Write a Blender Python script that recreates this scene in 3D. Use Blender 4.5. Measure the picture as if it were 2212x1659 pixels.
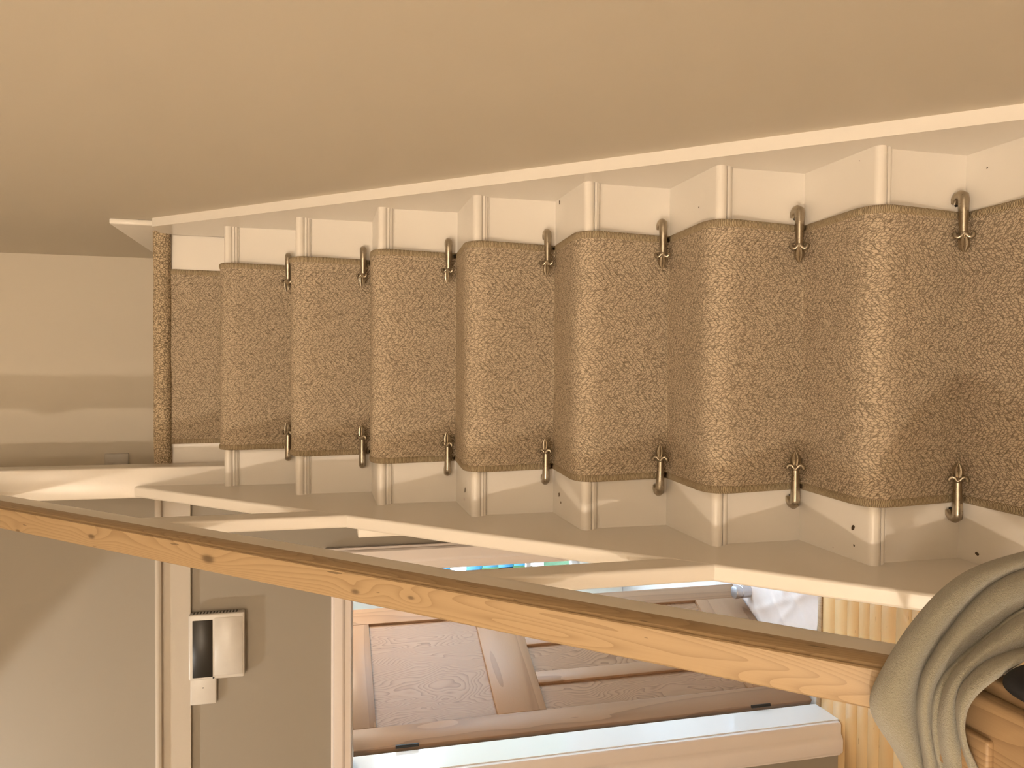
import bpy, bmesh, math, random
from mathutils import Vector, Matrix
random.seed(7)
for o in list(bpy.data.objects): bpy.data.objects.remove(o)
S = bpy.context.scene
COL = S.collection
# ------------------------------------------------------------------ camera
cam_d = bpy.data.cameras.new('camera'); cam = bpy.data.objects.new('camera', cam_d); COL.objects.link(cam)
S.camera = cam
cam_d.sensor_fit = 'HORIZONTAL'; cam_d.sensor_width = 36.0; cam_d.lens = 36.0*1650/2212; cam_d.clip_start = 0.02
FWD = Vector((-0.02351413, 0.96980558, -0.2427431)); RT = Vector((0.99969741, 0.02456422, 0.00129973)); UPV = Vector((-0.00722328, 0.24263909, 0.97008974))
M = Matrix.Identity(4)
for i in range(3):          # the phone is held upright while the picture is stored on its side
    M[i][0] = -UPV[i]; M[i][1] = RT[i]; M[i][2] = -FWD[i]
M.translation = Vector((-0.02061547, -2.47439757, -0.46509048))
cam.matrix_world = M
# ------------------------------------------------------------------ view, world, lights
S.view_settings.view_transform = 'Standard'; S.view_settings.look = 'None'
S.view_settings.exposure = 0.0; S.view_settings.gamma = 1.0; S.view_settings.use_curve_mapping = False
W = bpy.data.worlds.new('sky'); S.world = W; W.use_nodes = True
bg = W.node_tree.nodes['Background']; bg.inputs[0].default_value = (0.60, 0.81, 1.0, 1); bg.inputs[1].default_value = 22.0
def portal(name, loc, rot, sx, sy):
    d = bpy.data.lights.new(name, 'AREA'); d.shape = 'RECTANGLE'; d.size = sx; d.size_y = sy
    d.cycles.is_portal = True
    o = bpy.data.objects.new(name, d); COL.objects.link(o); o.location = loc; o.rotation_euler = rot
portal('window_portal', (-0.80, 2.695, -1.55), (math.radians(90), 0, math.radians(180)), 1.6, 1.45)
portal('side_window_portal', (0.995, 1.55, -1.35), (math.radians(90), 0, math.radians(90)), 1.4, 1.35)
def bulb(name, loc, power, col, rad):
    d = bpy.data.lights.new(name, 'POINT'); d.energy = power; d.color = col; d.shadow_soft_size = rad
    o = bpy.data.objects.new(name, d); COL.objects.link(o); o.location = loc
    return o
WARM = (1.0, 0.83, 0.645)
STAIR_LAMP = Vector((-1.43, -4.30, 1.00)); STAIR_POWER = 150.0
FILL_LAMP = Vector((0.06, -4.70, 1.45)); FILL_POWER = 85.0  # added fill light behind the viewer, lifts the shade on the stairs
ADDED_SPOT = Vector((-1.90, -0.50, 1.30)); SPOT_AIM = Vector((-1.45, 0.30, -0.15)); SPOT_POWER = 60.0  # added spot, makes the diagonal light edge on the upper hall wall
ROOM_LAMP = Vector((-0.62, 0.98, -0.42)); ROOM_POWER = 22.0
bulb('stair_bulb', STAIR_LAMP, STAIR_POWER, WARM, 0.04)
sd = bpy.data.lights.new('added_spot', 'SPOT'); sd.energy = SPOT_POWER; sd.color = (1.0, 0.96, 0.88); sd.spot_size = math.radians(57); sd.spot_blend = 0.06; sd.shadow_soft_size = 0.03
so_ = bpy.data.objects.new('added_spot', sd); COL.objects.link(so_); so_.location = ADDED_SPOT; so_.rotation_euler = (SPOT_AIM-ADDED_SPOT).to_track_quat('-Z', 'Y').to_euler()
bulb('fill_bulb', FILL_LAMP, FILL_POWER, WARM, 0.12)
bulb('room_bulb', ROOM_LAMP, ROOM_POWER, (1.0, 0.86, 0.70), 0.05)
# ------------------------------------------------------------------ helpers
def tag(o, label, cat, group=None):
    o['label'] = label; o['category'] = cat
    if group: o['group'] = group
    return o
def struct(o, label=None):
    o['kind'] = 'structure'
    if label: o['label'] = label
    return o
def empty(name, loc=(0, 0, 0), parent=None):
    o = bpy.data.objects.new(name, None); COL.objects.link(o); o.location = loc; o.empty_display_size = 0.05
    if parent: o.parent = parent
    return o
def link(name, me, mat, parent=None, loc=None):
    o = bpy.data.objects.new(name, me); COL.objects.link(o)
    if mat and not me.materials: me.materials.append(mat)
    if parent: o.parent = parent
    if loc is not None: o.location = loc
    return o
def mesh(name, verts, faces, smooth=False, angle=None):
    me = bpy.data.meshes.new(name); me.from_pydata([tuple(v) for v in verts], [], faces); me.update()
    bm = bmesh.new(); bm.from_mesh(me); bmesh.ops.recalc_face_normals(bm, faces=bm.faces); bm.to_mesh(me); bm.free()
    if smooth:
        for p in me.polygons: p.use_smooth = True
        if angle: me.set_sharp_from_angle(angle=math.radians(angle))
    return me
def boxm(name, x0, x1, y0, y1, z0, z1, bev=0.0, seg=2):
    bm = bmesh.new()
    bmesh.ops.create_cube(bm, size=1)
    for v in bm.verts:
        v.co = ((x0+x1)/2+v.co.x*(x1-x0), (y0+y1)/2+v.co.y*(y1-y0), (z0+z1)/2+v.co.z*(z1-z0))
    if bev: bmesh.ops.bevel(bm, geom=list(bm.edges), offset=bev, segments=seg, profile=0.5, affect='EDGES')
    me = bpy.data.meshes.new(name); bm.to_mesh(me); bm.free()
    if bev:
        for p in me.polygons: p.use_smooth = True
        me.set_sharp_from_angle(angle=math.radians(50))
    return me
def box(name, mat, x0, x1, y0, y1, z0, z1, parent=None, bev=0.0, seg=2):
    return link(name, boxm(name, x0, x1, y0, y1, z0, z1, bev, seg), mat, parent)
def sweep(name, prof, stations, closed=True, angle=40):
    """prof: list of 2D points; stations: functions mapping (a,b)->3D point, one per ring; capped ends"""
    n = len(prof); V = []; F = []
    for st in stations: V += [st(a, b) for a, b in prof]
    for s in range(len(stations)-1):
        for i in range(n if closed else n-1):
            j = (i+1) % n
            F.append((s*n+i, s*n+j, (s+1)*n+j, (s+1)*n+i))
    if closed: F += [tuple(range(n-1, -1, -1)), tuple(range((len(stations)-1)*n, len(stations)*n))]
    return mesh(name, V, F, True, angle)
def round_poly(pts, r, seg=4):
    """round the corners of a closed 2D polygon; r may be a list"""
    out = []; n = len(pts)
    for i in range(n):
        rr = r[i] if isinstance(r, (list, tuple)) else r
        p = Vector(pts[i]); a = Vector(pts[i-1])-p; b = Vector(pts[(i+1) % n])-p
        if rr <= 0: out.append(tuple(p)); continue
        k = min(rr, a.length*.49, b.length*.49); p0 = p+a.normalized()*k; p1 = p+b.normalized()*k
        for s in range(seg+1):
            t = s/seg; out.append(tuple(p0*(1-t)**2+p*2*t*(1-t)+p1*t*t))
    return out
def tube(name, pts, radii, n=10, flat=None):
    """tube along 3D pts with varying radius; rounded ends"""
    P = [Vector(p) for p in pts]; V = []; F = []; m = len(P)
    up = Vector((0.13, 0.21, 0.97)).normalized()
    for i, p in enumerate(P):
        t = (P[min(i+1, m-1)]-P[max(i-1, 0)]).normalized()
        if abs(t.dot(up)) > .95: up = Vector((1, 0, 0))
        a = t.cross(up).normalized(); b = a.cross(t).normalized(); up = b
        for k in range(n):
            th = 2*math.pi*k/n; V.append(p+a*math.cos(th)*radii[i]+b*math.sin(th)*radii[i])
    for i in range(m-1):
        for k in range(n):
            j = (k+1) % n; F.append((i*n+k, i*n+j, (i+1)*n+j, (i+1)*n+k))
    F += [tuple(range(n)), tuple(range((m-1)*n, m*n))]
    return mesh(name, V, F, True, 60)
def lathe(name, prof, n=24, axis=(0, 0, 1)):
    V = []; F = []; m = len(prof)
    for r, z in prof:
        for k in range(n):
            th = 2*math.pi*k/n; V.append((r*math.cos(th), r*math.sin(th), z))
    for i in range(m-1):
        for k in range(n):
            j = (k+1) % n; F.append((i*n+k, i*n+j, (i+1)*n+j, (i+1)*n+k))
    F += [tuple(range(n)), tuple(range((m-1)*n, m*n))]
    return mesh(name, V, F, True, 35)
# ------------------------------------------------------------------ materials
class N:
    def __init__(s, name):
        s.m = bpy.data.materials.new(name); s.m.use_nodes = True; s.t = s.m.node_tree; s.b = s.t.nodes['Principled BSDF']
    def n(s, typ, **kw):
        nd = s.t.nodes.new(typ)
        for k, v in kw.items(): setattr(nd, k, v)
        return nd
    def l(s, a, b): s.t.links.new(a, b)
    def val(s, inp, v):
        if hasattr(v, 'is_linked') or hasattr(v, 'links'): s.l(v, inp)
        else: inp.default_value = v
    def math(s, op, a, b=0.0, c=0.0):
        nd = s.n('ShaderNodeMath', operation=op)
        for i, v in enumerate((a, b, c)):
            s.val(nd.inputs[i], v)
        return nd.outputs[0]
    def noise(s, vec, scale, detail=3, rough=.5, dist=0):
        nd = s.n('ShaderNodeTexNoise'); nd.inputs['Scale'].default_value = scale; nd.inputs['Detail'].default_value = detail
        nd.inputs['Roughness'].default_value = rough; nd.inputs['Distortion'].default_value = dist
        if vec: s.l(vec, nd.inputs['Vector'])
        return nd.outputs[0]
    def ramp(s, fac, stops):
        nd = s.n('ShaderNodeValToRGB'); e = nd.color_ramp.elements
        while len(e) < len(stops): e.new(0.5)
        for q, (p, c) in zip(e, stops): q.position = p; q.color = (*c, 1)
        s.l(fac, nd.inputs[0]); return nd.outputs[0]
    def mixc(s, fac, a, b, mode='MIX'):
        nd = s.n('ShaderNodeMix', data_type='RGBA', blend_type=mode)
        s.val(nd.inputs[0], fac)
        for i, v in ((6, a), (7, b)):
            if isinstance(v, tuple): nd.inputs[i].default_value = (*v, 1)
            else: s.l(v, nd.inputs[i])
        return nd.outputs[2]
    def bump(s, h, strength=.3, dist=.002):
        nd = s.n('ShaderNodeBump'); nd.inputs['Strength'].default_value = strength; nd.inputs['Distance'].default_value = dist
        s.l(h, nd.inputs['Height']); s.l(nd.outputs[0], s.b.inputs['Normal'])
    def coord(s, which='Object'): return s.n('ShaderNodeTexCoord').outputs[which]
    def mapping(s, vec, rot=(0, 0, 0), scale=(1, 1, 1), loc=(0, 0, 0)):
        nd = s.n('ShaderNodeMapping'); s.l(vec, nd.inputs[0])
        nd.inputs['Location'].default_value = loc; nd.inputs['Rotation'].default_value = rot; nd.inputs['Scale'].default_value = scale
        return nd.outputs[0]
    def set(s, color=None, rough=None, metal=None, spec=None):
        if color is not None:
            if isinstance(color, tuple): s.b.inputs['Base Color'].default_value = (*color, 1)
            else: s.l(color, s.b.inputs['Base Color'])
        if rough is not None: s.val(s.b.inputs['Roughness'], rough)
        if metal is not None: s.b.inputs['Metallic'].default_value = metal
        if spec is not None: s.b.inputs['Specular IOR Level'].default_value = spec
        return s.m
def paint(name, col, rough, bump=.12, bscale=60, var=.05):
    k = N(name); v = k.coord()
    nz = k.noise(v, 3.5, 4)
    c2 = tuple(x*(1-var) for x in col)
    k.set(k.mixc(nz, col, c2), rough)
    k.bump(k.noise(v, bscale, 4, .6), bump, .002)
    return k.m
def plain(name, col, rough=.5, metal=0.0):
    k = N(name); v = k.coord(); nz = k.noise(v, 40, 3)
    k.set(k.mixc(nz, col, tuple(x*.9 for x in col)), rough, metal); return k.m
MAT = {}
MAT['wall'] = paint('cream_wall_paint', (0.61, 0.55, 0.455), .55, .06, 120, .04)
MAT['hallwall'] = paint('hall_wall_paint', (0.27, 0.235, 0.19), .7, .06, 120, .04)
MAT['white'] = paint('white_gloss_paint', (0.79, 0.745, 0.685), .30, .22, 28, .05)
MAT['casing'] = paint('white_satin_paint', (0.70, 0.635, 0.60), .38, .1, 40, .04)
MAT['jamb'] = paint('white_gloss_jamb', (0.74, 0.72, 0.70), .14, .05, 30, .03)
MAT['band'] = paint('picture_rail_paint', (0.44, 0.39, 0.325), .6, .06, 80, .04)
MAT['offwhite'] = paint('pale_wall_paint', (0.74, 0.69, 0.61), .7, .06, 120, .03)
MAT['ceiling'] = paint('ceiling_paint', (0.74, 0.70, 0.64), .8, .05, 100, .03)
def carpet_mat(name, chevron=True, lo=(0.070, 0.049, 0.030), hi=(0.575, 0.472, 0.348), cell=215.0):
    k = N(name)
    uv = k.n('ShaderNodeUVMap').outputs[0]
    sp = k.n('ShaderNodeSeparateXYZ'); k.l(uv, sp.inputs[0])
    u, v = sp.outputs[0], sp.outputs[1]
    wob = k.math('MULTIPLY', k.math('SUBTRACT', k.noise(uv, 30, 2), .5), .006)
    if chevron:
        tri = k.math('PINGPONG', k.math('ADD', u, k.math('ADD', wob, 5.0)), .046)
        v2 = k.math('ADD', k.math('ADD', v, k.math('MULTIPLY', tri, .85)), wob)
    else:
        v2 = k.math('ADD', v, wob)
    cb = k.n('ShaderNodeCombineXYZ'); k.l(u, cb.inputs[0]); k.l(k.math('MULTIPLY', v2, .66), cb.inputs[1])
    ve = k.n('ShaderNodeTexVoronoi', feature='DISTANCE_TO_EDGE'); ve.inputs['Scale'].default_value = cell; ve.inputs['Randomness'].default_value = .8
    k.l(cb.outputs[0], ve.inputs['Vector'])
    loop = k.math('MINIMUM', k.math('MULTIPLY', ve.outputs['Distance'], 8.0), 1.0)
    # darker broken furrows that follow the chevron rows
    row = k.math('MULTIPLY', k.math('PINGPONG', v2, .0070), 1/.0070)
    brk = k.noise(cb.outputs[0], 150, 1)
    fur = k.math('MAXIMUM', k.math('MULTIPLY', row, 4.6), k.math('MULTIPLY', k.math('SUBTRACT', brk, .50), 8.0))
    fur = k.math('MINIMUM', k.math('MAXIMUM', fur, 0.0), 1.0) if chevron else loop
    h = k.math('MULTIPLY', k.math('ADD', k.math('MULTIPLY', fur, .60), .40), k.math('ADD', k.math('MULTIPLY', loop, .75), .25))
    tone = k.noise(uv, 9, 3)
    fib = k.noise(uv, 1200, 2)
    hf = k.math('ADD', h, k.math('MULTIPLY', k.math('SUBTRACT', fib, .5), .35))
    c = k.ramp(hf, [(0.05, lo), (.55, tuple(a*.45+b*.55 for a, b in zip(lo, hi))), (1.0, hi)])
    c = k.mixc(k.math('MULTIPLY', tone, .30), c, tuple(a*.4+b*.6 for a, b in zip(lo, hi)))
    k.set(c, .95, spec=.05)
    k.bump(h, .55, .0022)
    return k.m
MAT['carpet'] = carpet_mat('herringbone_loop_carpet')
MAT['landing_carpet'] = carpet_mat('landing_loop_carpet', False, (0.10, 0.07, 0.042), (0.60, 0.48, 0.33), 190.0)
k = N('whipped_carpet_edge'); uv = k.n('ShaderNodeUVMap').outputs[0]
sp = k.n('ShaderNodeSeparateXYZ'); k.l(uv, sp.inputs[0])
v2 = k.math('ADD', sp.outputs[1], k.math('MULTIPLY', k.noise(uv, 180, 3), .004))
rib = k.math('MULTIPLY', k.math('PINGPONG', v2, .0016), 1/.0016)
big = k.noise(k.mapping(uv, scale=(1, 1, 1)), 90, 3)
hh = k.math('MULTIPLY', k.math('ADD', rib, .3), k.math('ADD', big, .35))
k.set(k.ramp(hh, [(0, (.15, .11, .065)), (.5, (.33, .255, .165)), (1, (.50, .41, .285))]), .95, spec=.08)
k.bump(hh, .8, .002); MAT['binding'] = k.m
k = N('antique_bronze'); v = k.coord()
k.set(k.mixc(k.noise(v, 120, 3), (.45, .395, .315), (.33, .285, .22)), k.math('ADD', .22, k.math('MULTIPLY', k.noise(v, 300, 2), .16)), 1.0); MAT['bronze'] = k.m
def wood(name, light, mid, dark, rot=(0, 0, 0), scale=(1, 1, 1), loc=(0, 0, 0), rings=34.0, knots=(), rough=.42, crack=True, stretch=9.0, bstr=.15, lstr=.5, xmul=2.2, spec=.5):
    """grain runs along local y of the mapped coordinates (metres)"""
    k = N(name); v = k.mapping(k.coord(), rot, scale, loc)
    st = k.mapping(v, scale=(1, 1/stretch, 1))
    n1 = k.noise(st, 7.0, 2, .5, .4)
    sp = k.n('ShaderNodeSeparateXYZ'); k.l(v, sp.inputs[0])
    f = k.math('ADD', k.math('MULTIPLY', n1, 1.0), k.math('MULTIPLY', sp.outputs[0], xmul))
    kn = None
    for (kx, ky, kz, rad) in knots:
        vm = k.n('ShaderNodeVectorMath', operation='SUBTRACT'); k.l(v, vm.inputs[0]); vm.inputs[1].default_value = (kx, ky, kz)
        vs = k.n('ShaderNodeVectorMath', operation='MULTIPLY'); k.l(vm.outputs[0], vs.inputs[0]); vs.inputs[1].default_value = (1, .45, .55)
        ln = k.n('ShaderNodeVectorMath', operation='LENGTH'); k.l(vs.outputs[0], ln.inputs[0])
        g = k.math('POWER', 2.718, k.math('MULTIPLY', k.math('POWER', k.math('MULTIPLY', ln.outputs['Value'], 1/(rad*2.4)), 2.0), -1.0))
        f = k.math('ADD', f, k.math('MULTIPLY', g, .045))
        core = k.math('POWER', 2.718, k.math('MULTIPLY', k.math('POWER', k.math('MULTIPLY', ln.outputs['Value'], 1/(rad*.55)), 4.0), -1.0))
        kn = core if kn is None else k.math('MAXIMUM', kn, core)
    ring = k.math('FRACT', k.math('MULTIPLY', f, rings))
    line = k.math('POWER', ring, 3.0)
    fine = k.noise(k.mapping(v, scale=(1, .03, 1)), 500, 3)
    c = k.mixc(k.math('MULTIPLY', fine, .6), light, mid)
    c = k.mixc(k.math('MULTIPLY', line, lstr), c, dark)
    c = k.mixc(k.math('MULTIPLY', k.noise(v, 5, 3), .35), c, mid)
    if crack:
        cr = k.noise(k.mapping(v, scale=(1, .14, 1)), 95, 2)
        cr2 = k.math('GREATER_THAN', cr, .735)
        c = k.mixc(k.math('MULTIPLY', cr2, .6), c, tuple(x*.3 for x in dark))
    if kn is not None: c = k.mixc(k.math('MULTIPLY', kn, .75), c, tuple(x*.35 for x in dark))
    k.set(c, rough, spec=spec)
    k.bump(k.math('SUBTRACT', fine, k.math('MULTIPLY', line, .6)), bstr, .001)
    return k.m
# ------------------------------------------------------------------ dimensions (metres; z = 0 is the landing)
RISE = 0.2; GO = 0.19123; NOSE = 0.0174; HW = 0.36655; SL = RISE/GO; ANG = math.atan(SL); FLOOR = -2.6
def nos(k): return -(k-1)*GO            # front of nosing k
def ris(k): return -(k-1)*GO+NOSE       # face of the riser below nosing k
def sz(y, h): return SL*y+h             # height h above the line of the nosings
MAT['rail'] = wood('pine_handrail', (.43, .305, .172), (.355, .238, .125), (.185, .105, .045), rot=(-ANG, 0, 0), rings=44,
    knots=[(-.391, -.465, .498, .010), (-.390, -.835, .498, .015), (-.412, -.176, .498, .008), (-.397, -1.199, .498, .008), (-.389, -1.314, .498, .006)], rough=.45)
MAT['newel_wood'] = wood('oak_newel', (.37, .25, .14), (.29, .185, .095), (.13, .072, .034), rot=(0, 0, 0), rings=24, rough=.5, stretch=8)
OAKL, OAKM, OAKD = (.305, .182, .105), (.25, .143, .078), (.12, .062, .031)
MAT['oak_v'] = wood('oak_door_frame', OAKL, OAKM, OAKD, rot=(math.radians(-90), 0, 0), rings=7, rough=.38, crack=False, stretch=12, spec=.2, bstr=.06)
MAT['oak_h'] = wood('oak_door_rail', OAKL, OAKM, OAKD, rot=(0, 0, math.radians(90)), rings=7, rough=.38, crack=False, stretch=12, spec=.2, bstr=.06)
MAT['oak_panel'] = wood('oak_door_panel', OAKL, OAKM, OAKD, rot=(math.radians(-90), 0, 0), rings=34, rough=.36, crack=False, stretch=3.2, spec=.2, lstr=.85, bstr=.10)
MAT['plank'] = []
for i, (a, b, c) in enumerate([((0.622, 0.424, 0.215), (0.546, 0.352, 0.159), (0.353, 0.208, 0.081)), ((0.605, 0.400, 0.192), (0.529, 0.328, 0.141), (0.336, 0.192, 0.074)),
                               ((0.638, 0.440, 0.226), (0.554, 0.360, 0.167), (0.361, 0.216, 0.085)), ((0.596, 0.416, 0.215), (0.521, 0.344, 0.163), (0.336, 0.200, 0.085))]):
    MAT['plank'].append(wood('pine_floorboard_%d' % i, a, b, c, rot=(0, 0, math.radians(90)), loc=(i*.37, i*1.3, 0), rings=4, rough=.25, stretch=10, bstr=.08, lstr=.09, xmul=.35))
MAT['glass'] = N('window_glass').m
gb = MAT['glass'].node_tree.nodes['Principled BSDF']; gb.inputs['Transmission Weight'].default_value = 1.0; gb.inputs['Roughness'].default_value = 0.0; gb.inputs['IOR'].default_value = 1.01
MAT['dark_metal'] = plain('dark_iron', (.03, .028, .026), .4, .6)
MAT['steel'] = plain('brushed_steel', (.55, .55, .58), .32, 1.0)
MAT['plastic'] = plain('white_plastic', (.56, .53, .49), .35)
MAT['screen'] = plain('dark_screen', (.014, .012, .010), .4)
MAT['black'] = plain('black_cloth', (.008, .008, .010), .9)
MAT['chip'] = plain('bare_dark_wood', (.07, .045, .025), .8)
MAT['dust'] = plain('grime', (.22, .16, .10), .9)
MAT['room_floor'] = plain('room_floor_vinyl', (.55, .49, .45), .5)
MAT['hedge'] = plain('hedge_leaves', (.03, .07, .02), .8)
MAT['lawn'] = plain('lawn_green', (.03, .06, .02), .9)
MAT['shade'] = plain('lamp_shade_enamel', (.5, .47, .42), .5)
# ------------------------------------------------------------------ room shell
def boxes(name, mat, lst, parent=None):
    bm = bmesh.new()
    for (x0, x1, y0, y1, z0, z1) in lst:
        r = bmesh.ops.create_cube(bm, size=1)
        for v in r['verts']: v.co = ((x0+x1)/2+v.co.x*(x1-x0), (y0+y1)/2+v.co.y*(y1-y0), (z0+z1)/2+v.co.z*(z1-z0))
    me = bpy.data.meshes.new(name); bm.to_mesh(me); bm.free()
    return link(name, me, mat, parent)
DX0, DX1, DTOP = -1.510, -0.767, -0.578         # door opening
struct(box('wall_right', MAT['wall'], .391, .50, -5.2, .90, FLOOR, 2.5))
struct(box('wall_landing', MAT['wall'], -.53, .391, .78, .90, -.25, 2.5))
struct(box('wall_landing_left', MAT['wall'], -.53, -.43, .42, .78, -.02, 2.5))
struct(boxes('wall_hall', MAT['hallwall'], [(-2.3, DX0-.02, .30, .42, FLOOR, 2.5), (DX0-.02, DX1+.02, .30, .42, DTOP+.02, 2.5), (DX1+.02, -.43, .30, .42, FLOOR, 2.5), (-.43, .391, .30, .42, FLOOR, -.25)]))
struct(box('wall_left', MAT['offwhite'], -2.42, -2.30, -5.2, 2.82, FLOOR-.05, 2.5))
struct(box('wall_behind', MAT['offwhite'], -2.42, .50, -5.32, -5.2, FLOOR-.05, 2.5))
struct(box('ceiling', MAT['ceiling'], -2.42, .50, -5.32, .90, 2.5, 2.6))
struct(box('floor_landing', MAT['white'], -.43, .391, .02, .78, -.25, -.012))
# far room
struct(boxes('wall_room_back', MAT['offwhite'], [(-2.3, -1.60, 2.7, 2.82, FLOOR, -.28), (.0, 1.1, 2.7, 2.82, FLOOR, -.28), (-1.60, .0, 2.7, 2.82, FLOOR, -2.28), (-1.60, .0, 2.7, 2.82, -.82, -.28)]))
struct(boxes('wall_room_right', MAT['offwhite'], [(1.0, 1.12, .42, .85, FLOOR, -.28), (1.0, 1.12, 2.25, 2.82, FLOOR, -.28), (1.0, 1.12, .85, 2.25, FLOOR, -2.03), (1.0, 1.12, .85, 2.25, -.68, -.28)]))
struct(box('wall_room_front', MAT['offwhite'], .391, 1.12, .30, .42, FLOOR, -.28))
struct(box('ceiling_room', MAT['ceiling'], -2.3, 1.12, .42, 2.82, -.28, -.25))
struct(box('floor_room', MAT['room_floor'], -2.3, 1.12, .42, 2.82, -2.66, -2.604))
# hall floor with boards running along x
fl = struct(box('floor', MAT['dust'], -2.3, .391, -5.2, .42, -2.66, -2.615), 'worn varnished pine floorboards of the hall')
pm = {}
y = .405; row = 0
edges = [.418, .338, .258, .188, .125, .060]
while edges[-1] > -5.1: edges.append(edges[-1]-.079)
for i in range(len(edges)-1):
    y1, y0 = edges[i]-.0005, edges[i+1]+.0005
    cuts = [-2.3, -2.3+random.uniform(.25, .55), .391] if i % 2 else [-2.3, -1.12+random.uniform(-.5, .35), .391]
    if i < 6: cuts = [-2.3, .391]
    for a, b in zip(cuts[:-1], cuts[1:]):
        me = boxm('floorboard', a+.0008, b-.0008, y0, y1, -2.615, -2.6+random.uniform(-.0008, .0006), .0006, 1)
        link('floorboard', me, MAT['plank'][random.randrange(4)], fl)
struct(box('trim_threshold', MAT['newel_wood'], DX0, DX1, .42, .447, -2.612, -2.596, bev=.002))
# wall trims
struct(link('trim_picture_rail', sweep('trim_picture_rail', [(.30, -.037), (.284, -.037), (.284, .050), (.268, .052), (.264, .058), (.264, .066), (.268, .071), (.30, .073)],
    [lambda a, b: (-2.3, a, b), lambda a, b: (-.43, a, b)]), MAT['band']))
struct(box('baseboard_landing', MAT['white'], .374, .391, -.088, .78, 0.0, .118, bev=.004))
struct(box('baseboard_landing_back', MAT['white'], -.43, .374, .762, .78, -.012, .118, bev=.004))
struct(box('baseboard_hall_right', MAT['casing'], DX1+.115, -.43, .282, .30, FLOOR, -2.43, bev=.004))
# door lining and architrave (moulded casing swept round the opening)
CP = [(0, 0), (0, -.014), (.006, -.020), (.030, -.020), (.034, -.024), (.040, -.030), (.046, -.032), (.078, -.032), (.084, -.026), (.084, -.020), (.092, -.018), (.092, 0)]
lin = struct(empty('door_lining'), 'white painted door lining')
lin.name = 'trim_door_lining'
box('jamb', MAT['jamb'], DX0-.02, DX0, .30, .452, FLOOR, DTOP+.02, lin)
box('jamb', MAT['jamb'], DX1, DX1+.02, .30, .452, FLOOR, DTOP+.02, lin)
box('head', MAT['jamb'], DX0, DX1, .30, .452, DTOP, DTOP+.02, lin)
arc = struct(empty('trim_architrave'), 'white moulded architrave round the hall doorway')
link('architrave_leg', sweep('architrave_leg', CP, [lambda a, b: (DX0-.004-a*1.5, .30+b*1.2, FLOOR+.006), lambda a, b: (DX0-.004-a*1.5, .30+b*1.2, DTOP+.004+a*.78)]), MAT['casing'], arc)
link('architrave_leg', sweep('architrave_leg', CP, [lambda a, b: (DX1+.004+a, .30+b, FLOOR+.006), lambda a, b: (DX1+.004+a, .30+b, DTOP+.004+a)]), MAT['casing'], arc)
link('architrave_head', sweep('architrave_head', CP, [lambda a, b: (DX0-.004-a*1.5, .30+b, DTOP+.004+a*.78), lambda a, b: (DX1+.004+a, .30+b, DTOP+.004+a*.78)]), MAT['casing'], arc)
# windows of the far room
def window(name, label, o, ux, w, h, bars):
    """o: lower corner, ux: unit vector along the width"""
    e = struct(empty(name, o), label); ux = Vector(ux); nrm = ux.cross(Vector((0, 0, 1)))
    def bar(nm, a0, a1, b0, b1, d0, d1, mat):
        ps = [ux*a0+nrm*d0, ux*a1+nrm*d1]
        x = sorted((ps[0].x, ps[1].x)); yy = sorted((ps[0].y, ps[1].y))
        box(nm, mat, x[0], x[1], yy[0], yy[1], b0, b1, e, bev=.004)
    for a0, a1, b0, b1 in [(0, .05, 0, h), (w-.05, w, 0, h), (.05, w-.05, 0, .06), (.05, w-.05, h-.05, h)]: bar('window_frame', a0, a1, b0, b1, -.03, .03, MAT['casing'])
    for (a0, a1, b0, b1) in bars: bar('glazing_bar', a0, a1, b0, b1, -.02, .02, MAT['casing'])
    bar('pane', .05, w-.05, .06, h-.05, -.003, .003, MAT['glass'])
    return e
window('window_1', 'wide far room window seen through the doorway', (-1.60, 2.76, -2.28), (1, 0, 0), 1.6, 1.46, [(.05, 1.55, 1.0, 1.035), (.05, 1.55, .36, .395), (.78, .82, .06, 1.41)])
window('window_2', 'side window of the far room', (1.06, .85, -2.03), (0, 1, 0), 1.4, 1.35, [(.68, .72, .06, 1.30)])
# ------------------------------------------------------------------ staircase
st = tag(empty('staircase', (0, 0, 0)), 'white painted wooden staircase climbing to the landing beside the cream wall', 'staircase')
def xsweep(name, prof, x0, x1, mat, parent, ang=40):
    return link(name, sweep(name, prof, [lambda a, b: (x0, a, b), lambda a, b: (x1, a, b)], True, ang), mat, parent)
TH = .024
NST = 13
for k in range(2, NST+1):
    z = -(k-1)*RISE; yf = nos(k); yb = ris(k-1)+.012
    prof = [(yb, z), (yb, z-TH), (yf+.006, z-TH)]
    for i in range(9):
        th = -math.pi/2-math.pi*i/8
        prof.append((yf+TH/2+math.cos(th)*TH/2, z-TH/2+math.sin(th)*TH/2))
    xsweep('tread', prof, -HW, HW, MAT['white'], st)
for k in range(1, NST+1):
    z1 = -(k-1)*RISE-(TH if k > 1 else .012); z0 = -k*RISE; y = ris(k)
    xsweep('riser', [(y, z0), (y+.012, z0), (y+.012, z1), (y, z1)], -HW, HW, MAT['white'], st)
    if k > 1:
        pr = [(y+.002, z1+.001), (y-.0125, z1+.001), (y-.0125, z1-.004), (y-.009, z1-.006)]
        for i in range(6):
            th = math.pi/2*i/5; pr.append((y-.0015-.0075*math.cos(th), z1-.0135+.0075-.0075*math.sin(th)))
        pr += [(y-.003, z1-.0155), (y+.002, z1-.0155)]
        xsweep('scotia_moulding', pr, -HW, HW, MAT['white'], st, 30)
def zr(y): return -.002+1.089*(y+.116)      # top of the wall string as it stands
YE = -2.42
pw = [(YE, zr(YE)), (-.118, 0.0), (.010, 0.0), (.010, -.50)]
pw += [(YE+.10, FLOOR), (YE, FLOOR)]
pr = round_poly([(y, z) for y, z in pw], [.003]*6, 2)
xsweep('wall_string', pr, HW, .391, MAT['white'], st)
YB = -1.83
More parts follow.
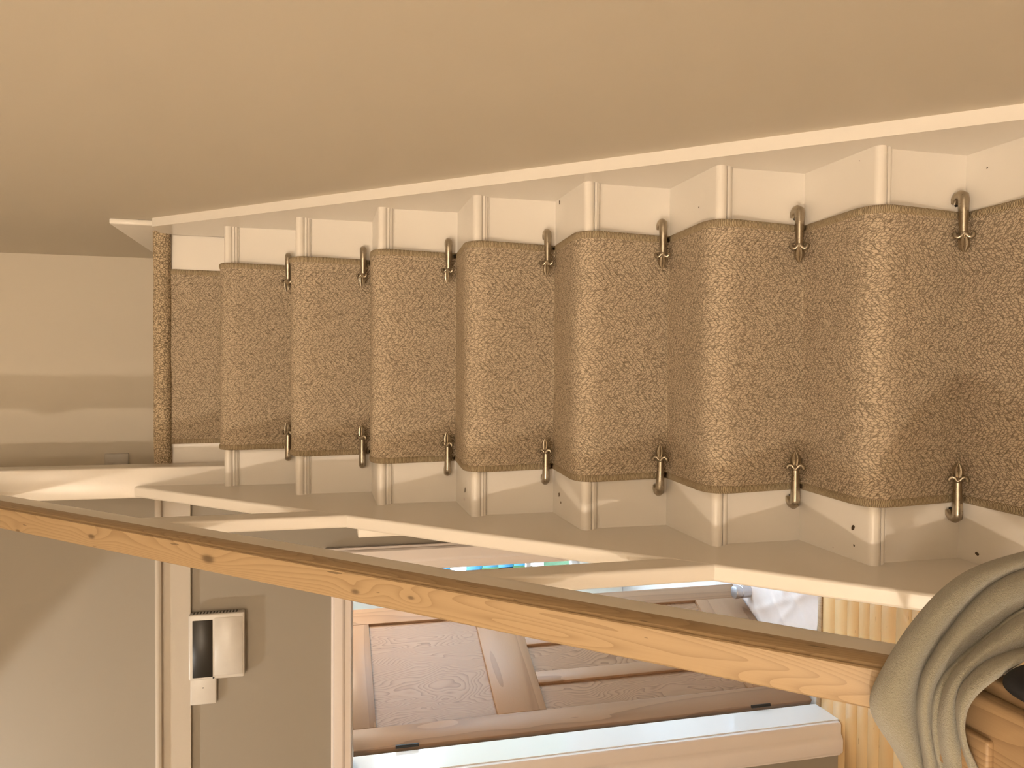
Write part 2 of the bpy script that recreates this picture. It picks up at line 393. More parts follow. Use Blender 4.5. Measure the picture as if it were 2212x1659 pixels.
po = [(YE, sz(YE, .19)), (-.075, sz(-.075, .19)), (-.075, -.42), (-2.05, FLOOR), (YE, FLOOR)]
XO = -.397                                                       # outer face of string and balustrade
o = xsweep('outer_string', po, XO, -HW, MAT['white'], st)
bv = o.modifiers.new('bevel', 'BEVEL'); bv.width = .005; bv.segments = 3; bv.limit_method = 'ANGLE'
box('spandrel_panel', MAT['white'], XO-.012, XO+.004, -1.95, .30, FLOOR, -1.9, st)
# paint chips and bare spots on the treads
chips = [(-.317, -.684, 5, .0055, 1.5, 'chip'), (-.341, -.673, 5, .005, 1.0, 'dust'), (-.317, -.795, 6, .005, 1.2, 'dust'), (-.333, -.809, 6, .004, 1.0, 'dust'), (-.309, -1.29, 8, .0045, 1.6, 'chip'),
    (-.340, -1.294, 8, .0025, 1.0, 'chip'), (-.357, -1.236, 8, .0012, 1.0, 'chip'), (-.349, -1.364, 9, .0035, 1.6, 'chip'), (.351, -1.29, 8, .0012, 1.0, 'chip'), (.300, -1.072, 7, .0022, 1.0, 'chip'),
    (.358, -.779, 6, .0032, 1.6, 'chip'), (.333, -1.367, 9, .0018, 1.0, 'chip')]
def blob(name, x, y, z, r, el, mat, parent, n=9, rot=0.0):
    V = [(x, y, z)]
    for i in range(n):
        th = 2*math.pi*i/n; q = r*random.uniform(.6, 1.15)
        a, b = q*math.cos(th)*el, q*math.sin(th)
        V.append((x+a*math.cos(rot)-b*math.sin(rot), y+a*math.sin(rot)+b*math.cos(rot), z))
    return link(name, mesh(name, V, [(0, 1+i, 1+(i+1) % n) for i in range(n)]), mat, parent)
for (x, y, k, r, el, m) in chips: blob('paint_chip', x, y, -(k-1)*RISE+.0006, r, el, MAT[m], st, rot=random.uniform(0, 3))
# ------------------------------------------------------------------ balustrade
ba = tag(empty('balustrade', (0, 0, 0)), 'white panelled balustrade with a stripped pine handrail on the open side of the stairs', 'balustrade')
def ysweep(name, prof, ys, mat, ang=40):
    return link(name, sweep(name, prof, [(lambda yy: (lambda a, b: (a, yy, sz(yy, b))))(yy) for yy in ys], True, ang), mat, ba)
XI = -HW
ysweep('top_rail', round_poly([(XO, .572), (XI, .572), (XI, .648), (XO, .648)], .005, 3), [YB, -.07], MAT['white'])
for (y0, y1) in [(-.682, -.612), (-1.268, -1.204)]:
    pr = round_poly([(XO+.0006, y0), (XI-.0006, y0), (XI-.0006, y1), (XO+.0006, y1)], .006, 3)
    link('baluster', sweep('baluster', pr, [lambda a, b: (a, b, sz(b, .175)), lambda a, b: (a, b, sz(b, .582))], True, 40), MAT['white'], ba)
box('packing_block', MAT['white'], XO-.020, XO+.004, -.700, -.640, -.84, -.548, ba, bev=.003)
# handrail: moulded section, swept along the pitch (profile in x and vertical height over the nosings)
C0 = -.3905
hp = [(.0215, 0), (.0265, .006), (.0285, .018), (.0280, .044), (.0255, .058), (.0225, .062), (.0190, .0655), (.0185, .0675), (.0235, .0705), (.0220, .0745), (.012, .0765), (-.012, .0765), (-.0220, .0748),
      (-.0245, .0715), (-.0232, .0675), (-.0250, .064), (-.0268, .058), (-.0268, .018), (-.0250, .006), (-.0215, 0)]
ysweep('handrail', [(C0+a, .6475+b) for a, b in hp], [-1.80, -1.4, -1.0, -.6, -.06], MAT['rail'], 28)
nw = link('newel_post', boxm('newel_post', -.400, -.314, -.140, -.054, -.20, .86, .004, 2), MAT['white'], ba); nw['label'] = 'white square top newel post'
nb = link('newel_post', boxm('newel_post', -.440, -.345, -1.925, -1.83, FLOOR, -1.145, .003, 2), MAT['newel_wood'], ba); nb['label'] = 'oak bottom newel post'
capp = []
cap = link('newel_cap', boxm('newel_cap', -.455, -.333, -1.95, -1.80, -1.150, -1.122, .007, 3), MAT['newel_wood'], nb)
link('newel_cap_top', boxm('newel_cap_top', -.445, -.346, -1.94, -1.81, -1.124, -1.102, .008, 3), MAT['newel_wood'], nb)
link('newel_cap_crown', boxm('newel_cap_crown', -.432, -.383, -1.875, -1.815, -1.104, -1.094, .003, 2), MAT['newel_wood'], nb)
# ------------------------------------------------------------------ stair runner
CT = .009
ctrl = [(ris(1)-CT, .0, 0.0)]
for k in range(1, NST+1):
    if k > 1: ctrl.append((nos(k)-CT-.008, -(k-1)*RISE+CT+.009, .064))
    if k < NST: ctrl.append((ris(k)-.0025, -k*RISE+.0025, .001))
    else: ctrl.append((ris(k)-CT, FLOOR+.004, 0.0))
prof = []
for i, (y, z, r) in enumerate(ctrl):
    p = Vector((y, z))
    if i in (0, len(ctrl)-1): prof.append(p); continue
    a = Vector(ctrl[i-1][:2])-p; b = Vector(ctrl[i+1][:2])-p
    p0 = p+a.normalized()*r; p1 = p+b.normalized()*r
    ns = 9 if r > .02 else 5
    for s in range(ns+1):
        t = s/ns; prof.append(p0*(1-t)**2+p*2*t*(1-t)+p1*t*t)
# densify
den = [prof[0]]
for p in prof[1:]:
    d = (p-den[-1]).length; m = max(1, int(d/.018)); q = den[-1].copy()
    for s in range(1, m+1): den.append(q.lerp(p, s/m))
prof = den
arc_l = [0.0]
for i in range(1, len(prof)): arc_l.append(arc_l[-1]+(prof[i]-prof[i-1]).length)
nrm = []
for i in range(len(prof)):
    t = (prof[min(i+1, len(prof)-1)]-prof[max(i-1, 0)]).normalized(); n = Vector((t.y, -t.x))
    if n.y < 0 and n.x > 0: n = -n
    nrm.append(n)
for i in range(len(nrm)):       # keep outward: up and towards the foot of the stairs
    if nrm[i].dot(Vector((-.7, .7))) < 0: nrm[i] = -nrm[i]
def strip(name, x0, x1, cols, hfun, mat, parent, wob=0.0):
    V = []; F = []; UV = []
    nx = cols+1
    def wv(x, s): return wob*(math.sin(x*19+s*3.1)+.6*math.sin(x*41-s*7.3+1.0)+.5*math.sin(s*23+x*5))
    for i, p in enumerate(prof):
        for j in range(nx):
            f = j/cols; x = x0+(x1-x0)*f; h = hfun(f)+wv(x, arc_l[i])
            V.append((x, p.x+nrm[i].x*h, p.y+nrm[i].y*h)); UV.append((x, arc_l[i]))
    for i in range(len(prof)-1):
        for j in range(cols):
            F.append((i*nx+j, i*nx+j+1, (i+1)*nx+j+1, (i+1)*nx+j))
    me = bpy.data.meshes.new(name); me.from_pydata(V, [], F); me.update()
    uvl = me.uv_layers.new(name='UVMap')
    for lp in me.loops: uvl.data[lp.index].uv = UV[lp.vertex_index]
    for p in me.polygons: p.use_smooth = True
    return link(name, me, mat, parent)
run = tag(empty('stair_runner', (0, 0, 0)), 'brown herringbone loop carpet runner laid down the middle of the stairs', 'carpet runner')
strip('runner_pile', -.250, .250, 50, lambda f: 0.0, MAT['carpet'], run, .0007)
def bind(f):
    a = math.pi*f; return -.0085+.0115*max(0.0, math.sin(a))**.28
for s in (-1, 1):
    x0, x1 = (-.2645, -.2465) if s < 0 else (.2465, .2645)
    strip('whipped_edge', x0, x1, 12, bind, MAT['binding'], run, .0004)
# landing carpet with its rolled front edge
lc = []
for i in range(13):
    th = -math.pi/2-math.pi*i/12; lc.append((.010+.024*math.cos(th)*.9, -.003+.0245*math.sin(th)))
lc = [(.012, -.0275)]+lc+[(.03, .0215), (.10, .010), (.30, .008), (.776, .008)]
V = []; F = []; UV = []; al = 0
for i, (y, z) in enumerate(lc):
    if i: al += math.hypot(y-lc[i-1][0], z-lc[i-1][1])
    for j in range(25):
        x = -.425+(.386+.425)*j/24; V.append((x, y+.0015*math.sin(x*31), z+.0008*math.sin(x*23+i))); UV.append((x, al))
for i in range(len(lc)-1):
    for j in range(24): F.append((i*25+j, i*25+j+1, (i+1)*25+j+1, (i+1)*25+j))
me = bpy.data.meshes.new('landing_carpet'); me.from_pydata(V, [], F); uvl = me.uv_layers.new(name='UVMap')
for lp in me.loops: uvl.data[lp.index].uv = UV[lp.vertex_index]
for p in me.polygons: p.use_smooth = True
tag(link('landing_carpet', me, MAT['landing_carpet']), 'brown loop carpet on the landing with a rolled front edge', 'carpet')
# ------------------------------------------------------------------ stair clips
def clip_meshes(s):
    """s = +1: clip at the wall edge of the runner, -1: at the balustrade edge. origin at the runner edge in the inner corner"""
    Y, Z = -.0225, .0215
    bar = tube('clip_bar', [(s*.016, -.0015, Z), (s*.0235, -.004, Z), (s*.0285, -.010, Z), (s*.0295, -.0165, Z), (s*.0265, -.0215, Z), (s*.020, Y, Z), (s*.0, Y, Z), (s*-.022, Y, Z), (s*-.040, Y, Z)],
               [.0066, .0080, .0088, .0092, .0095, .0095, .0086, .0076, .0068], 14)
    w = Vector((0, -.60, -.80)); nn = Vector((0, -.80, .60)); c = Vector((0, Y, Z))
    col = tube('collar', [c+Vector((s*-.037, 0, 0)), c+Vector((s*-.039, 0, 0)), c+Vector((s*-.0415, 0, 0)), c+Vector((s*-.0435, 0, 0))], [.0068, .0082, .0082, .0060], 14)
    # pointed petal with a raised midrib
    V = []; F = []
    st_ = [(-.042, .0040, .0030), (-.049, .0066, .0044), (-.057, .0082, .0040), (-.064, .0074, .0032), (-.0705, .0040, .0020), (-.0745, .0004, .0006)]
    for x, hw, hh in st_:
        b = c+Vector((s*x, 0, 0))+nn*.008
        for q, e in ((-1, -.4), (-.55, .55), (-.28, .30), (0, 1.25), (.28, .30), (.55, .55), (1, -.4), (0, -1.0)): V.append(b+w*hw*q*1.2+nn*(hh*e))
    for i in range(len(st_)-1):
        for j in range(8): F.append((i*8+j, i*8+(j+1) % 8, (i+1)*8+(j+1) % 8, (i+1)*8+j))
    F += [tuple(range(8)), tuple(range(40, 48))]
    pet = mesh('petal', V, F, True, 25)
    curls = []
    for sg in (-1, 1):
        pts = [c+Vector((s*x, 0, 0))+w*(sg*q*1.08)+nn*(e+.007) for x, q, e in ((-.0415, .002, .001), (-.0465, .0055, .0015), (-.0480, .0095, .001), (-.0455, .0128, 0), (-.0415, .0138, -.001), (-.0385, .0125, -.001))]
        curls.append(tube('curl', pts, [.0034, .0036, .0036, .0038, .0044, .0028], 10))
    scr = tube('screw', [(s*.0145, -.0005, Z-.004), (s*.0145, -.0050, Z-.004)], [.0030, .0030], 8)
    return [('clip_bar', bar, 'bronze'), ('collar', col, 'bronze'), ('petal', pet, 'bronze'), ('curl', curls[0], 'bronze'), ('curl', curls[1], 'bronze'), ('screw', scr, 'dark_metal')]
CM = {1: clip_meshes(1), -1: clip_meshes(-1)}
ORD = {8: 'nearest the viewer', 7: 'second from the viewer', 6: 'third from the viewer', 5: 'fourth from the viewer', 4: 'third from the landing', 3: 'second from the landing', 2: 'nearest the landing'}
for k in range(8, 1, -1):
    for s in (1, -1):
        e = empty('stair_clip', (s*.2605, ris(k), -k*RISE+.004))
        e.rotation_euler = (0, 0, random.uniform(-.03, .03)); e.scale = (random.uniform(.97, 1.03),)*3
        tag(e, 'bronze fleur-de-lis carpet clip %s, %s' % ('at the wall-side runner edge' if s > 0 else 'at the balustrade-side runner edge', ORD[k]), 'carpet clip', 'bronze clips holding the runner')
        for nm, me, m in CM[s]: link(nm, me, MAT[m], e)
# ------------------------------------------------------------------ oak door standing open into the far room
dr = struct(empty('door_1', (-1.500, .470, -2.592)), 'oak door with one upper and three lower panels, standing ajar')
dr.rotation_euler = (0, 0, math.radians(64.5))
DW, DH, DT = .765, 2.004, .040
def dpart(nm, x0, x1, z0, z1, mat, y0=0.0, y1=DT, bev=.002): return box(nm, MAT[mat], x0, x1, y0, y1, z0, z1, dr, bev)
dpart('stile', 0, .100, 0, DH, 'oak_v'); dpart('stile', DW-.100, DW, 0, DH, 'oak_v')
dpart('top_rail', .100, DW-.100, 1.912, DH, 'oak_h'); dpart('lock_rail', .100, DW-.100, 1.207, 1.417, 'oak_h'); dpart('bottom_rail', .100, DW-.100, 0, .262, 'oak_h')
dpart('muntin', .240, .302, .262, 1.207, 'oak_v'); dpart('muntin', .462, .524, .262, 1.207, 'oak_v')
dpart('panel', .098, DW-.098, 1.415, 1.914, 'oak_panel', .013, .027, 0)
for a, b in ((.098, .242), (.300, .464), (.522, DW-.098)): dpart('panel', a, b, .260, 1.209, 'oak_panel', .013, .027, 0)
for z in (.26, 1.80): 
    h = link('hinge', tube('hinge', [(-.004, -.006, z-.045), (-.004, -.006, z+.045)], [.007, .007], 10), MAT['dark_metal'], dr)
hd = link('door_handle', tube('door_handle', [(DW-.05, 0, 1.31), (DW-.05, -.035, 1.31), (DW-.06, -.045, 1.31), (DW-.16, -.045, 1.31)], [.009, .009, .009, .008], 10), MAT['steel'], dr)
# ------------------------------------------------------------------ things in the far room
ds = tag(empty('door_stop', (-1.165, 1.000, -2.598)), 'brushed steel cylindrical door stop on the floor against the oak door', 'door stop')
link('body', lathe('body', [(.030, 0), (.031, .004), (.031, .050), (.029, .052), (.029, .056), (.031, .058), (.031, .066)], 28), MAT['steel'], ds)
link('cap', lathe('cap', [(.031, .066), (.0325, .068), (.0325, .086), (.030, .090), (.001, .091)], 28), MAT['steel'], ds)
V = []; F = []; nx, ny = 90, 90
cre = [((-1.35, .55), (-.85, 1.10), .010), ((-1.00, .45), (-1.30, 1.05), .009), ((-1.22, .45), (-.88, .85), .010), ((-.90, .50), (-1.20, 1.35), .008), ((-1.38, .80), (-.80, 1.30), .008), ((-.95, .45), (-1.10, .75), .007), ((-1.45, .95), (-1.0, .50), .006), ((-1.10, .70), (-.70, .55), .008)]
def dseg(x, y, a, b):
    ax, ay = a; bx_, by_ = b; dx, dy = bx_-ax, by_-ay; t = max(0, min(1, ((x-ax)*dx+(y-ay)*dy)/(dx*dx+dy*dy)))
    return math.hypot(x-ax-t*dx, y-ay-t*dy)
for j in range(ny+1):
    for i in range(nx+1):
        x = -1.44+1.0*i/nx; y = .450+1.05*j/ny; h = .002
        for a, b, q in cre: h += q*math.exp(-dseg(x, y, a, b)/.022)
        h += .003*(1+math.sin(x*17+3*math.sin(y*9)))*.5
        V.append((x, y+.004*math.sin(x*30) if j == 0 else y, -2.6035+h))
for j in range(ny):
    for i in range(nx): F.append((j*(nx+1)+i, j*(nx+1)+i+1, (j+1)*(nx+1)+i+1, (j+1)*(nx+1)+i))
me = mesh('dust_sheet', V, F, True)
MAT['sheet'] = plain('pale_cotton_sheet', (.58, .52, .50), .85)
tag(link('dust_sheet', me, MAT['sheet']), 'pale creased dust sheet spread on the floor beyond the doorway', 'dust sheet')
tag(link('hedge', boxm('hedge', -2.6, -1.93, 5.0, 5.6, -2.68, -1.9, .12, 3), MAT['hedge']), 'green garden hedge outside the far room window', 'hedge')
sh = tag(empty('garden_shed', (0, 0, 0)), 'blue boarded garden shed outside the far room window', 'shed')
MAT['shed'] = plain('blue_paint', (.015, .085, .14), .6)
for i in range(9): link('board', boxm('board', -4.2, -.2, 5.0+.002*(i % 2), 5.03, -2.68+.16*i, -2.525+.16*i, .004, 1), MAT['casing'] if i in (0, 5, 8) else MAT['shed'], sh)
struct(box('floor_garden', MAT['lawn'], -6, 6, 2.83, 12, -2.75, -2.68))
# ------------------------------------------------------------------ wall controls
th = tag(empty('heating_controller', (0, 0, 0)), 'white heating controller with a dark display on the hall wall', 'controller')
link('case', boxm('case', -1.092, -.868, .264, .300, -.212, -.033, .006, 3), MAT['plastic'], th)
link('display', boxm('display', -1.083, -.888, .2625, .266, -.110, -.046, .001, 1), MAT['screen'], th)
link('flap', boxm('flap', -1.080, -.882, .2622, .266, -.206, -.116, .0015, 1), MAT['plastic'], th)
link('indicator', lathe('indicator', [(.003, 0), (.003, .002), (.001, .003)], 12), MAT['screen'], th).matrix_world = Matrix.Translation((-1.086, .2640, -.1125)) @ Matrix.Rotation(math.radians(90), 4, 'X')
g_ = boxes('vent_grille', MAT['dark_metal'], [(-.8672, -.8664, .268, .290, -.052-.0105*i, -.0475-.0105*i) for i in range(14)], th); g_['kind'] = 'stuff'
sb = tag(empty('junction_box', (0, 0, 0)), 'small white sensor box left of the heating controller', 'sensor box')
link('case', boxm('case', -1.183, -1.094, .280, .300, -.120, -.036, .004, 2), MAT['plastic'], sb)
link('indicator', boxm('indicator', -1.1265, -1.1235, .2792, .281, -.080, -.0745, 0, 1), MAT['screen'], sb)
so = tag(empty('wall_socket', (-.415, .780, .305)), 'white socket low on the landing wall behind the top newel', 'socket')
link('plate', boxm('plate', -.043, .043, -.010, 0, -.043, .043, .003, 2), MAT['plastic'], so)
link('switch', boxm('switch', -.008, .008, -.014, -.009, .012, .030, .001, 1), MAT['plastic'], so)
# ------------------------------------------------------------------ blanket over the foot of the handrail
BL=[[(-0.246,-1.741,-1.306),(-0.249,-1.741,-1.283),(-0.253,-1.741,-1.261),(-0.256,-1.741,-1.239),(-0.261,-1.741,-1.218),(-0.267,-1.741,-1.199),(-0.276,-1.741,-1.181),(-0.287,-1.741,-1.165),(-0.299,-1.741,-1.150),(-0.312,-1.741,-1.137),(-0.325,-1.741,-1.124),(-0.339,-1.741,-1.113),(-0.353,-1.741,-1.102),(-0.367,-1.741,-1.093),(-0.382,-1.741,-1.084),(-0.396,-1.741,-1.079),(-0.411,-1.741,-1.083),(-0.426,-1.741,-1.093),(-0.442,-1.741,-1.106),(-0.458,-1.741,-1.117),(-0.476,-1.741,-1.127),(-0.493,-1.741,-1.136)],
[(-0.232,-1.745,-1.311),(-0.236,-1.745,-1.286),(-0.240,-1.745,-1.262),(-0.244,-1.745,-1.238),(-0.249,-1.745,-1.216),(-0.256,-1.745,-1.194),(-0.265,-1.745,-1.175),(-0.277,-1.745,-1.157),(-0.290,-1.745,-1.141),(-0.304,-1.745,-1.127),(-0.318,-1.745,-1.113),(-0.333,-1.745,-1.101),(-0.349,-1.745,-1.089),(-0.365,-1.745,-1.079),(-0.380,-1.745,-1.069),(-0.396,-1.745,-1.064),(-0.412,-1.745,-1.068),(-0.429,-1.745,-1.079),(-0.446,-1.745,-1.093),(-0.464,-1.745,-1.105),(-0.482,-1.745,-1.116),(-0.501,-1.745,-1.126)],
[(-0.229,-1.765,-1.288),(-0.232,-1.765,-1.264),(-0.236,-1.765,-1.241),(-0.240,-1.765,-1.219),(-0.245,-1.765,-1.197),(-0.252,-1.765,-1.177),(-0.261,-1.765,-1.159),(-0.273,-1.765,-1.142),(-0.285,-1.765,-1.127),(-0.298,-1.765,-1.114),(-0.312,-1.765,-1.101),(-0.327,-1.765,-1.089),(-0.341,-1.765,-1.078),(-0.356,-1.765,-1.069),(-0.371,-1.765,-1.060),(-0.387,-1.765,-1.055),(-0.403,-1.765,-1.059),(-0.419,-1.765,-1.069),(-0.435,-1.765,-1.081),(-0.452,-1.765,-1.092),(-0.470,-1.765,-1.102),(-0.489,-1.765,-1.111)],
[(-0.230,-1.785,-1.264),(-0.233,-1.785,-1.244),(-0.236,-1.785,-1.223),(-0.241,-1.785,-1.203),(-0.246,-1.785,-1.184),(-0.254,-1.785,-1.167),(-0.263,-1.785,-1.151),(-0.274,-1.785,-1.137),(-0.285,-1.785,-1.124),(-0.298,-1.785,-1.111),(-0.310,-1.785,-1.100),(-0.323,-1.785,-1.089),(-0.337,-1.785,-1.080),(-0.351,-1.785,-1.072),(-0.366,-1.785,-1.065),(-0.381,-1.785,-1.062),(-0.396,-1.785,-1.065),(-0.411,-1.785,-1.072),(-0.427,-1.785,-1.080),(-0.443,-1.785,-1.087),(-0.460,-1.785,-1.094),(-0.476,-1.785,-1.101)],
[(-0.236,-1.787,-1.262),(-0.238,-1.787,-1.243),(-0.242,-1.787,-1.224),(-0.247,-1.787,-1.206),(-0.253,-1.787,-1.189),(-0.260,-1.787,-1.173),(-0.270,-1.787,-1.159),(-0.281,-1.787,-1.147),(-0.292,-1.787,-1.135),(-0.303,-1.787,-1.124),(-0.315,-1.787,-1.114),(-0.328,-1.787,-1.104),(-0.341,-1.787,-1.095),(-0.354,-1.787,-1.089),(-0.368,-1.787,-1.084),(-0.383,-1.787,-1.083),(-0.398,-1.787,-1.085),(-0.413,-1.787,-1.089),(-0.429,-1.787,-1.093),(-0.445,-1.787,-1.097),(-0.460,-1.787,-1.101),(-0.476,-1.787,-1.106)],
[(-0.243,-1.772,-1.280),(-0.246,-1.772,-1.261),(-0.249,-1.772,-1.242),(-0.254,-1.772,-1.224),(-0.261,-1.772,-1.208),(-0.269,-1.772,-1.193),(-0.279,-1.772,-1.179),(-0.290,-1.772,-1.167),(-0.301,-1.772,-1.156),(-0.313,-1.772,-1.145),(-0.324,-1.772,-1.135),(-0.337,-1.772,-1.125),(-0.349,-1.772,-1.117),(-0.363,-1.772,-1.110),(-0.378,-1.772,-1.107),(-0.393,-1.772,-1.106),(-0.408,-1.772,-1.107),(-0.423,-1.772,-1.110),(-0.439,-1.772,-1.113),(-0.455,-1.772,-1.116),(-0.471,-1.772,-1.119),(-0.486,-1.772,-1.123)],
[(-0.241,-1.800,-1.248),(-0.243,-1.800,-1.230),(-0.247,-1.800,-1.212),(-0.252,-1.800,-1.196),(-0.258,-1.800,-1.181),(-0.266,-1.800,-1.166),(-0.275,-1.800,-1.153),(-0.285,-1.800,-1.142),(-0.295,-1.800,-1.131),(-0.306,-1.800,-1.120),(-0.316,-1.800,-1.110),(-0.328,-1.800,-1.101),(-0.340,-1.800,-1.093),(-0.352,-1.800,-1.087),(-0.366,-1.800,-1.084),(-0.380,-1.800,-1.083),(-0.395,-1.800,-1.085),(-0.409,-1.800,-1.087),(-0.424,-1.800,-1.090),(-0.439,-1.800,-1.093),(-0.453,-1.800,-1.096),(-0.468,-1.800,-1.100)],
[(-0.256,-1.815,-1.231),(-0.258,-1.815,-1.214),(-0.262,-1.815,-1.199),(-0.267,-1.815,-1.185),(-0.273,-1.815,-1.171),(-0.280,-1.815,-1.158),(-0.288,-1.815,-1.146),(-0.296,-1.815,-1.135),(-0.305,-1.815,-1.123),(-0.313,-1.815,-1.113),(-0.322,-1.815,-1.102),(-0.331,-1.815,-1.093),(-0.342,-1.815,-1.085),(-0.354,-1.815,-1.081),(-0.366,-1.815,-1.078),(-0.379,-1.815,-1.077),(-0.393,-1.815,-1.079),(-0.406,-1.815,-1.081),(-0.419,-1.815,-1.084),(-0.433,-1.815,-1.087),(-0.446,-1.815,-1.091),(-0.459,-1.815,-1.095)],
[(-0.280,-1.798,-1.251),(-0.282,-1.798,-1.236),(-0.286,-1.798,-1.221),(-0.291,-1.798,-1.208),(-0.298,-1.798,-1.195),(-0.305,-1.798,-1.183),(-0.312,-1.798,-1.171),(-0.319,-1.798,-1.159),(-0.326,-1.798,-1.147),(-0.333,-1.798,-1.135),(-0.341,-1.798,-1.124),(-0.349,-1.798,-1.115),(-0.359,-1.798,-1.107),(-0.370,-1.798,-1.103),(-0.382,-1.798,-1.101),(-0.395,-1.798,-1.101),(-0.408,-1.798,-1.101),(-0.420,-1.798,-1.104),(-0.433,-1.798,-1.107),(-0.446,-1.798,-1.111),(-0.459,-1.798,-1.115),(-0.472,-1.798,-1.120)],
[(-0.273,-1.820,-1.226),(-0.275,-1.820,-1.211),(-0.278,-1.820,-1.197),(-0.284,-1.820,-1.184),(-0.290,-1.820,-1.173),(-0.297,-1.820,-1.161),(-0.304,-1.820,-1.150),(-0.311,-1.820,-1.139),(-0.318,-1.820,-1.128),(-0.325,-1.820,-1.117),(-0.332,-1.820,-1.107),(-0.341,-1.820,-1.098),(-0.350,-1.820,-1.091),(-0.361,-1.820,-1.087),(-0.373,-1.820,-1.085),(-0.385,-1.820,-1.084),(-0.397,-1.820,-1.085),(-0.409,-1.820,-1.087),(-0.421,-1.820,-1.089),(-0.433,-1.820,-1.093),(-0.445,-1.820,-1.097),(-0.458,-1.820,-1.102)],
[(-0.279,-1.810,-1.237),(-0.280,-1.810,-1.222),(-0.283,-1.810,-1.208),(-0.289,-1.810,-1.196),(-0.295,-1.810,-1.185),(-0.302,-1.810,-1.174),(-0.309,-1.810,-1.162),(-0.316,-1.810,-1.151),(-0.324,-1.810,-1.140),(-0.331,-1.810,-1.130),(-0.339,-1.810,-1.120),(-0.348,-1.810,-1.112),(-0.358,-1.810,-1.106),(-0.368,-1.810,-1.102),(-0.380,-1.810,-1.099),(-0.392,-1.810,-1.098),(-0.404,-1.810,-1.099),(-0.416,-1.810,-1.100),(-0.428,-1.810,-1.103),(-0.440,-1.810,-1.106),(-0.453,-1.810,-1.110),(-0.465,-1.810,-1.115)],
[(-0.278,-1.836,-1.207),(-0.279,-1.836,-1.193),(-0.281,-1.836,-1.180),(-0.285,-1.836,-1.168),(-0.291,-1.836,-1.157),(-0.297,-1.836,-1.146),(-0.302,-1.836,-1.135),(-0.309,-1.836,-1.125),(-0.315,-1.836,-1.114),(-0.322,-1.836,-1.105),(-0.330,-1.836,-1.096),(-0.338,-1.836,-1.089),(-0.348,-1.836,-1.084),(-0.358,-1.836,-1.081),(-0.369,-1.836,-1.079),(-0.380,-1.836,-1.079),(-0.391,-1.836,-1.080),(-0.403,-1.836,-1.081),(-0.414,-1.836,-1.084),(-0.425,-1.836,-1.087),(-0.437,-1.836,-1.091),(-0.448,-1.836,-1.095)],
[(-0.293,-1.848,-1.194),(-0.293,-1.848,-1.181),(-0.294,-1.848,-1.168),(-0.296,-1.848,-1.156),(-0.299,-1.848,-1.145),(-0.303,-1.848,-1.134),(-0.307,-1.848,-1.123),(-0.311,-1.848,-1.113),(-0.317,-1.848,-1.103),(-0.324,-1.848,-1.094),(-0.331,-1.848,-1.087),(-0.339,-1.848,-1.082),(-0.348,-1.848,-1.079),(-0.358,-1.848,-1.077),(-0.369,-1.848,-1.078),(-0.379,-1.848,-1.079),(-0.389,-1.848,-1.081),(-0.400,-1.848,-1.083),(-0.410,-1.848,-1.086),(-0.421,-1.848,-1.089),(-0.431,-1.848,-1.093),(-0.442,-1.848,-1.097)],
[(-0.314,-1.835,-1.210),(-0.314,-1.835,-1.197),(-0.314,-1.835,-1.184),(-0.314,-1.835,-1.172),(-0.316,-1.835,-1.160),(-0.317,-1.835,-1.148),(-0.320,-1.835,-1.137),(-0.324,-1.835,-1.126),(-0.329,-1.835,-1.117),(-0.336,-1.835,-1.109),(-0.343,-1.835,-1.102),(-0.351,-1.835,-1.098),(-0.361,-1.835,-1.096),(-0.371,-1.835,-1.097),(-0.381,-1.835,-1.099),(-0.391,-1.835,-1.101),(-0.401,-1.835,-1.104),(-0.411,-1.835,-1.106),(-0.421,-1.835,-1.109),(-0.431,-1.835,-1.113),(-0.442,-1.835,-1.117),(-0.452,-1.835,-1.120)],
[(-0.305,-1.860,-1.180),(-0.305,-1.860,-1.169),(-0.305,-1.860,-1.157),(-0.306,-1.860,-1.146),(-0.308,-1.860,-1.135),(-0.311,-1.860,-1.125),(-0.314,-1.860,-1.114),(-0.318,-1.860,-1.105),(-0.323,-1.860,-1.096),(-0.329,-1.860,-1.088),(-0.335,-1.860,-1.082),(-0.343,-1.860,-1.077),(-0.352,-1.860,-1.075),(-0.361,-1.860,-1.075),(-0.370,-1.860,-1.076),(-0.380,-1.860,-1.078),(-0.389,-1.860,-1.081),(-0.398,-1.860,-1.084),(-0.408,-1.860,-1.087),(-0.417,-1.860,-1.091),(-0.426,-1.860,-1.095),(-0.436,-1.860,-1.100)],
[(-0.302,-1.870,-1.169),(-0.304,-1.870,-1.158),(-0.305,-1.870,-1.148),(-0.307,-1.870,-1.137),(-0.310,-1.870,-1.128),(-0.314,-1.870,-1.119),(-0.318,-1.870,-1.110),(-0.322,-1.870,-1.101),(-0.327,-1.870,-1.093),(-0.332,-1.870,-1.085),(-0.338,-1.870,-1.078),(-0.344,-1.870,-1.073),(-0.352,-1.870,-1.070),(-0.361,-1.870,-1.069),(-0.369,-1.870,-1.069),(-0.378,-1.870,-1.071),(-0.387,-1.870,-1.074),(-0.396,-1.870,-1.077),(-0.404,-1.870,-1.082),(-0.413,-1.870,-1.087),(-0.421,-1.870,-1.092),(-0.430,-1.870,-1.097)],
